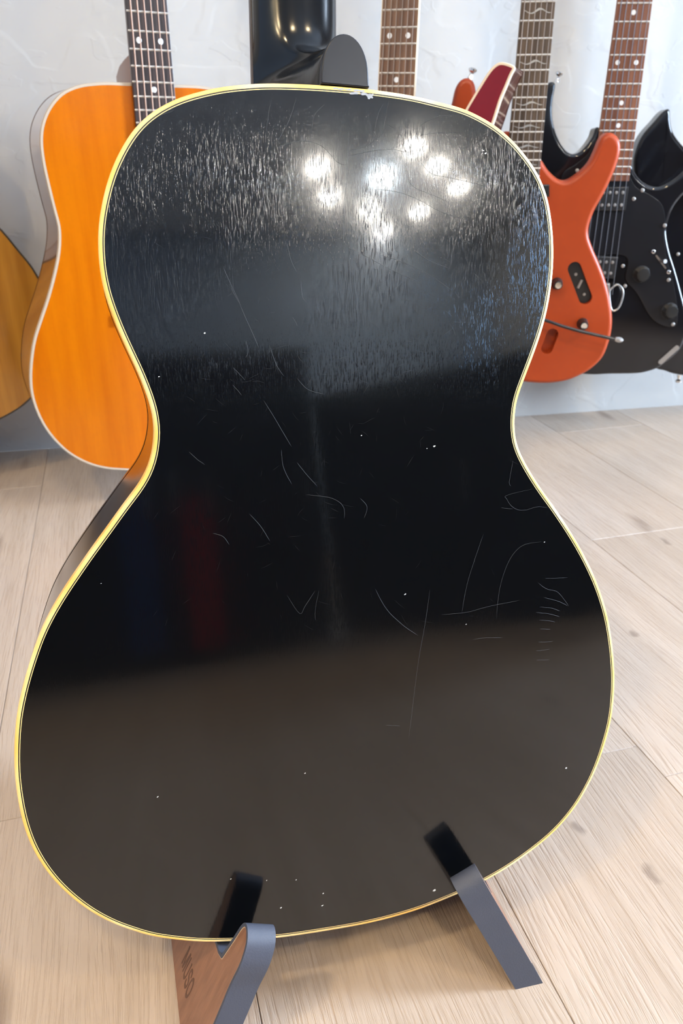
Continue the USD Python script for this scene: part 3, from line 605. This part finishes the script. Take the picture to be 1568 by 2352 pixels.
part(aged, 'heel', loft(hr, cap1=True), 'neck_dark', smooth=40)
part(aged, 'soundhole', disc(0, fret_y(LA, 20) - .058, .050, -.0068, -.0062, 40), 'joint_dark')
part(aged, 'bridge', slab(np.array([[-.078, -.334], [.078, -.334], [.078, -.318], [.045, -.306], [-.045, -.306], [-.078, -.318]]), -.0068, .002, .002), 'rosewood_dark')
hanger(B, LA, 'the honey-brown acoustic guitar')

# 3. cherry red hollow-body with a pointed cutaway
R_ = wall_frame((.076, 1.200, .642), -21.0, -.2, -1.6, .985); LR = .628 * .985
red = thing('hollow_body_guitar', 'cherry red guitar with cream edge and pointed horn, its body hidden behind the black guitar', 'guitar', R_)
pr_ = px_outline(R_, [(1056,275),(1071.8,245),(1098.6,200),(1120,166),(1134,150),(1148.6,142),(1166,145),(1180,151),(1184,155),(1175,171),(1163,200),(1150,231),(1134,281),(1112,340),(1090,410),(1078,480),(1082,550),(1095,640),(1104,740),(1090,850),(1040,930),(970,965),(900,972),(830,965),(770,930),(730,860),(718,760),(724,660),(738,580),(742,500),(735,420),(728,350),(740,280),(780,245),(840,232),(890,230),(955,232),(962,290),(985,325),(1020,320)], -.010, 420, 8)
acoustic_body(red, pr_, -.010, .072, 'cherry_red', 'cherry_side', 'binding_ivory', .0032)
add_neck(red, LR, .0486, .0168, 20, fret_y(LR, 20) - .006, 'rosewood_brown', 'cherry_side', bind='binding_ivory', heel_y=fret_y(LR, 16), strings='string_steel')
for y in (-.175, -.235): part(red, 'pickup', slab(np.array([[-.035, y], [.035, y], [.035, y + .036], [-.035, y + .036]]), -.010, -.002, .002), 'chrome')
part(red, 'bridge', bbox(0, -LR / 2, -.004, .08, .012, .012), 'chrome')
hanger(R_, LR, 'the cherry red guitar')

# 4. satin copper double-cutaway with vine inlays
O_ = wall_frame((.279, 1.296, .619), -5.9, 1.9, .2, .975); LO = .648 * .975
cop = thing('electric_guitar', 'satin copper-orange electric guitar with slim horns and wavy vine inlays', 'guitar', O_)
po_ = px_outline(O_, [(1212,352),(1233,357),(1246,371),(1258,390),(1280,410.6),(1302.5,416),(1328.7,401),(1355,375),(1370,345),(1381,318.7),(1396,305.6),(1411,307.5),(1424,322.5),(1426,345),(1418.7,375),(1403.7,412.5),(1386,449),(1366,484),(1354,518),(1352.6,542),(1362,571),(1376.6,605),(1390,640),(1401,683),(1406.5,723),(1406,755),(1399,787),(1384.6,822),(1358,848.5),(1331,864.5),(1299,876.5),(1256.6,882),(1206,879),(1150,868),(1085,830),(1055,765),(1062,690),(1088,610),(1098,540),(1085,460),(1062,380),(1042,300),(1036,250),(1039,233),(1046,203),(1056,186),(1070,178.5),(1083,183),(1091,197),(1096,240),(1105,285),(1122,312),(1142,313),(1154,306),(1166,301),(1178,308),(1192,328)], -.012, 420, 8)
bodyo = slab(po_, -.046, -.012, .0075, 6)
def capsule(Fm, p, q, r, z): a, b = Fm.bp([p, q], z); return LineString([a, b]).buffer(r, 10)
rec = capsule(O_, (1319, 617), (1344, 684), .0105, -.012); jk = capsule(O_, (1268, 768), (1256, 800), .0095, -.012)
import manifold3d as mf
def to_mf(m):
    return mf.Manifold(mf.Mesh(np.asarray(m.vertices, np.float32), np.asarray(m.faces, np.uint32)))
try:
    bo = to_mf(bodyo)
    for g, d in ((rec, .011), (jk, .014)): bo = bo - to_mf(prism(g, -.012 - d, .0))
    bo = bo if bo.num_tri() > 100 else bodyo
except Exception as e: print('boolean', e); bo = bodyo
part(cop, 'body', bo, 'satin_copper', smooth=35)
part(cop, 'switch_plate', prism(rec.buffer(-.0004), -.0235, -.0195), 'plastic_black')
for px_ in ((1322, 630), (1341, 676)):
    c = O_.bp([px_], -.019)[0]; part(cop, 'switch_screw', disc(c[0], c[1], .0024, -.0196, -.0180, 12, .0006), 'nickel_dull')
c = O_.bp([(1331, 652)], -.019)[0]; part(cop, 'switch_lever', slab(np.array([[-.002, -.007], [.002, -.007], [.002, .007], [-.002, .007]]) @ np.array([[.94, -.34], [.34, .94]]) + c, -.0196, -.0165, .001), 'nickel_dull')
add_neck(cop, LO, .0478, .0185, 24, fret_y(LO, 24) - .005, 'rosewood_ebony', 'maple_neck', vine=True, heel_y=fret_y(LO, 23))
def round_knob(t, Fm, p, r, h, zb, m='plastic_black', cap='chrome'):
    c = Fm.bp([p], zb + h / 2)[0]; n = 36; a = np.linspace(0, 2 * np.pi, n, endpoint=False)
    fl = 1 + .05 * np.cos(a * 12)
    ringz = [(1.12, 0), (1.0, .12), (.86, .9), (.78, 1.0)]
    rr = [np.c_[c[0] + r * s * (fl if 0 < i < 3 else 1) * np.cos(a), c[1] + r * s * (fl if 0 < i < 3 else 1) * np.sin(a), np.full(n, zb + h * q)] for i, (s, q) in enumerate(ringz)]
    k = part(t, 'knob', loft(rr, cap1=True), m, smooth=40)
    part(k, 'knob_cap', disc(c[0], c[1], r * .62, zb + h * .98, zb + h * 1.04, 24, .0004), cap)
for p in ((1280, 653), (1339, 746)): round_knob(cop, O_, p, .0082, .017, -.012, 'plastic_black', 'chrome')
rod = [(1225, 727), (1253, 737), (1290, 749), (1330, 760), (1375, 770), (1415, 779)]
q = O_.bp(rod, .012); part(cop, 'tremolo_arm', tube(np.c_[q, [-.004, .008, .012, .014, .015, .016]], .0026, 8), 'plastic_black')
q = O_.bp([(1412, 778.5), (1430, 782)], .016); part(cop, 'tremolo_tip', tube(np.c_[np.linspace(q[0], q[1], 5), np.full(5, .016)], [.003, .0042, .0045, .004, .002], 10), 'nickel_dull')
for pts in (((1160, 424), (1261, 424), (1261, 452), (1160, 452)), ((1140, 560), (1240, 560), (1240, 590), (1140, 590))):
    part(cop, 'pickup', slab(ccw(O_.bp(pts, -.008)), -.013, -.006, .002), 'plastic_black')
part(cop, 'bridge', slab(ccw(O_.bp([(1130, 655), (1235, 655), (1235, 700), (1130, 700)], -.006)), -.013, .001, .002), 'plastic_black')
def strap_button(t, p, d):
    p = np.array(p, float); d = np.array(d, float); d /= np.linalg.norm(d)
    m = trimesh.creation.revolve(np.array([(0, 0), (.0048, 0), (.0042, .003), (.0028, .006), (.003, .009), (.0062, .0115), (.0062, .014), (.004, .0155), (0, .0155)]), sections=16)
    m.apply_transform(trimesh.geometry.align_vectors([0, 0, 1], d)); m.apply_translation(p); part(t, 'strap_button', m, 'chrome', smooth=40)
c = O_.bp([(1079, 183)], -.029)[0]; strap_button(cop, (c[0], c[1], -.029), (.25, 1, 0))
hanger(O_, LO, 'the copper-orange guitar')

# 5. black double-cutaway with a black pickguard
S_ = wall_frame((.423, 1.318, .621), -4.0, -1.7, -.3, 1.03); LS = .648 * 1.03
strat = thing('electric_guitar', 'glossy black electric guitar with black pickguard and reddish fingerboard', 'guitar', S_)
ps_ = px_outline(S_, [(1373.7,290),(1362.5,312),(1347.5,334),(1328.7,350.6),(1310,352.5),(1291,334),(1276,300),(1268.7,262),(1271,225),(1277,193),(1271,187),(1262,188),(1252,200),(1245,230),(1240,285),(1236,340),(1235,400),(1246,470),(1256,540),(1250,600),(1225,670),(1215,740),(1235,810),(1290,850),(1350,861),(1401,860),(1459,859),(1484,855.5),(1510,847),(1523,838),(1561,806),(1577,765),(1576,715),(1566,670),(1553,622),(1539,576.6),(1532,537),(1535,510),(1547,478),(1568,450),(1600,420),(1625,375),(1632,335),(1622,322),(1605,345),(1568,396),(1523.7,426),(1493.7,427),(1467.5,409),(1452,381),(1446,362),(1410,330)], -.012, 420, 8)
part(strat, 'body', slab(ps_, -.056, -.012, .006, 6), 'body_black', smooth=40)
pg = S_.bp([(1372,318),(1352,352),(1318,380),(1292,400),(1283,470),(1296,560),(1330,625),(1372,640),(1380,590),(1440,590),(1436,640),(1462,672),(1500,735),(1545,752),(1556,735),(1553,690),(1544,640),(1530,590),(1524,540),(1527,505),(1520,470),(1490,446),(1462,432),(1446,405),(1440,380)], -.010)
part(strat, 'pickguard', slab(ccw(smooth_closed(resample(catmull(pg, 5, True), 200), 1)), -.0125, -.0098, .0008, 2), 'plate_black')
add_neck(strat, LS, .0518 * 1.03, .026, 22, fret_y(LS, 22) - .010, 'rosewood_red', 'maple_neck', heel_y=fret_y(LS, 17), strings='string_dark', sr=(.0007, .0005))
for x, y in [(1475,437),(1455,457),(1526,518),(1535,643),(1430,611),(1435,657),(1545,745),(1325,392)]:
    c = S_.bp([(x, y)], -.009)[0]; part(strat, 'screw', disc(c[0], c[1], .0031, -.0100, -.0082, 14, .0012), 'nickel_dull', smooth=50)
def humbucker(t, Fm, ca, cb, z, np_=6, sp=.0104):
    a = Fm.bp([ca], z)[0]; b = Fm.bp([cb], z)[0]; ax = (a - b) / np.linalg.norm(a - b); lx = np.array([ax[1], -ax[0]])
    m = (a + b) / 2; hh = np.linalg.norm(a - b) / 2 + .009; wdt = .0345
    P = np.array([m + lx * wdt * i + ax * hh * j for i, j in ((-1, -1), (1, -1), (1, 1), (-1, 1))])
    k = part(t, 'pickup', slab(ccw(P), -.0105, -.003, .003), 'plastic_black')
    for c0 in (a, b):
        for i in range(np_):
            c = c0 + lx * sp * (i - (np_ - 1) / 2); part(k, 'pole_piece', disc(c[0], c[1], .0026, -.0034, -.0022, 10, .0006), 'nickel_dull')
ax = lambda y: 1413 - .155 * (y - 300)
humbucker(strat, S_, (1392.5, 442.5), (1389, 471), -.003)
humbucker(strat, S_, (1370, 601), (1366, 626), -.003)
for p, r in (((1475, 631), .0132), ((1540, 716), .0132)): round_knob(strat, S_, p, r * .95, .013, -.0098, 'knob_smoke', 'knob_smoke')
a, b = S_.bp([(1500, 578), (1535, 625)], -.009)
for c in (a, b): part(strat, 'switch_screw', disc(c[0], c[1], .0034, -.0100, -.0078, 14, .0012), 'chrome', smooth=50)
part(strat, 'switch_slot', prism(LineString([a + (b - a) * .2, a + (b - a) * .8]).buffer(.0013, 6), -.0099, -.0094), 'joint_dark')
c = a + (b - a) * .45; part(strat, 'switch_lever', tube([(c[0], c[1], -.010), (c[0] + .001, c[1], .001), (c[0] + .003, c[1] + .001, .008)], [.0018, .0022, .0034], 8), 'nickel_dull')
q = S_.bp([(1399,672),(1407,660),(1418,654),(1429,664),(1430,682),(1421,706),(1409,714),(1402,706)], .0)
lp = catmull(q, 6, True); part(strat, 'bridge_loop', tube(np.c_[np.vstack([lp, lp[:1]]), np.full(len(lp) + 1, -.001)], .0016, 8), 'nickel_dull', label='pale metal loop beside the bridge')
part(strat, 'bridge', slab(ccw(S_.bp([(1300, 650), (1398, 650), (1398, 700), (1300, 700)], -.006)), -.0125, .001, .002), 'nickel_dull')
q = S_.bp([(1521, 839), (1560, 807)], -.011)
c = S_.bp([(1278, 188)], -.034)[0]; strap_button(strat, (c[0], c[1] - .001, -.034), (.2, 1, .1))
jp = LineString([q[0] + [-.004, .006], q[1] + [-.006, .006]]).buffer(.0042, 8); part(strat, 'jack_plate', prism(jp, -.0125, -.0105), 'nickel_dull')
hanger(S_, LS, 'the black guitar with the reddish fingerboard')

# 6. second black guitar, mostly out of the picture on the right
T_ = wall_frame((.56, 1.40, .60), -4.0, 0, 0, 1.055); LT = .66
blk = thing('electric_guitar', 'shiny black pointed-horn electric guitar at the right edge, behind its black neighbour', 'guitar', T_)
pt_ = px_outline(T_, [(1535,249),(1521,259),(1505,277.5),(1478.7,307.5),(1463.7,337.5),(1456,375),(1462,430),(1488,490),(1503,545),(1492,620),(1472,700),(1476,790),(1500,842),(1528,853),(1554,861),(1610,866),(1700,852),(1770,800),(1800,720),(1780,640),(1745,570),(1735,500),(1760,430),(1785,380),(1790,340),(1770,330),(1740,375),(1715,400),(1690,400),(1650,395),(1605,368),(1570,335),(1548,305),(1541,275),(1540,253)], -.012, 420, 8)
part(blk, 'body', slab(pt_, -.054, -.012, .007, 6), 'body_black', smooth=40)
nxt = T_.bp([(1662, 380)], -.006)[0]
T2 = Frame(T_.o + T_.u * nxt[0], axes=(T_.u, T_.v, T_.n))
off = nxt[0]
# its neck, fingerboard and hardware sit on the body's own axis
def shifted(mesh, dx): mesh = mesh.copy(); mesh.apply_translation((dx, 0, 0)); return mesh
hwn = lambda y: .026 - .012 * y
part(blk, 'neck', shifted(slab(np.array([[-hwn(-.16), -.16], [hwn(-.16), -.16], [hwn(.33), .33], [-hwn(.33), .33]]), -.026, -.006, .009, 4), off), 'maple_neck')
part(blk, 'fingerboard', shifted(slab(np.array([[-hwn(-.18), -.18], [hwn(-.18), -.18], [hwn(.33), .33], [-hwn(.33), .33]]), -.006, 0, .001, 2), off), 'rosewood_dark')
part(blk, 'headstock', shifted(slab(np.array([[-.022, .33], [.022, .33], [.04, .37], [.03, .50], [-.03, .50], [-.035, .36]]), -.020, -.006, .002), off), 'gloss_black')
c = T_.bp([(1557, 584)], -.010)[0]; part(blk, 'screw', disc(c[0], c[1], .0031, -.0125, -.0100, 14, .0012), 'nickel_dull', smooth=50)
c = T_.bp([(1559, 863)], -.033)[0]; strap_button(blk, (c[0], c[1] + .002, -.033), (0, -1, .1))
hanger(Frame(T_.o + T_.u * off, axes=(T_.u, T_.v, T_.n)), LT, 'the black guitar at the right edge')

# ------------------------------------------------------------------ dark shop furniture behind the camera (mirrored in the lacquer)
def cabinet(label, o, yaw, w, h, d, doors):
    Fc = Frame((o[0], o[1], 0), axes=(np.array([math.cos(yaw), math.sin(yaw), 0]), np.array([-math.sin(yaw), math.cos(yaw), 0]), np.array([0, 0, 1.])))
    t = thing('cabinet', label, 'cabinet', Fc)
    part(t, 'body', bbox(0, -d / 2, h / 2 + .02, w, d, h - .04, .003), 'cabinet_black'); part(t, 'plinth', box(0, -d / 2 - .01, .02, w - .02, d - .04, .04), 'cabinet_black')
    part(t, 'top', bbox(0, -d / 2 + .005, h + .01, w + .02, d + .02, .02, .004), 'cabinet_black')
    x = -w / 2 + .005; free = w - .01; tot = sum(q for q, _ in doors)
    for q, m in doors:
        ww = free * q / tot; lo = m if m != 'cabinet_red' else 'cabinet_black'; zt = h * .55 if m == 'cabinet_red' else .05
        if m == 'cabinet_red': part(t, 'door', bbox(x + ww / 2, .008, .025 + h * .27, ww - .006, .016, h * .5, .003), m, label='dark red lower door')
        k = part(t, 'door', bbox(x + ww / 2, .008, (zt + h - .01) / 2, ww - .006, .016, h - .01 - zt, .003), lo)
        part(k, 'handle', cyl((x + ww * .85, .03, h * .5), (x + ww * .85, .03, h * .5 + .1), .005, 10), 'nickel_dull'); x += ww
cabinet('long low black cabinet behind the camera with one navy and one dark red door', (-.145, -.875), math.radians(9), 1.58, .72, .42, [(.42, 'cabinet_black'), (.42, 'cabinet_black'), (.18, 'cabinet_black'), (.085, 'cabinet_navy'), (.06, 'cabinet_black'), (.085, 'cabinet_red'), (.28, 'cabinet_black')])
cabinet('low black cabinet to the right behind the camera', (.932, -.398), math.radians(56), .95, .60, .40, [(1, 'cabinet_black'), (1, 'cabinet_black')])
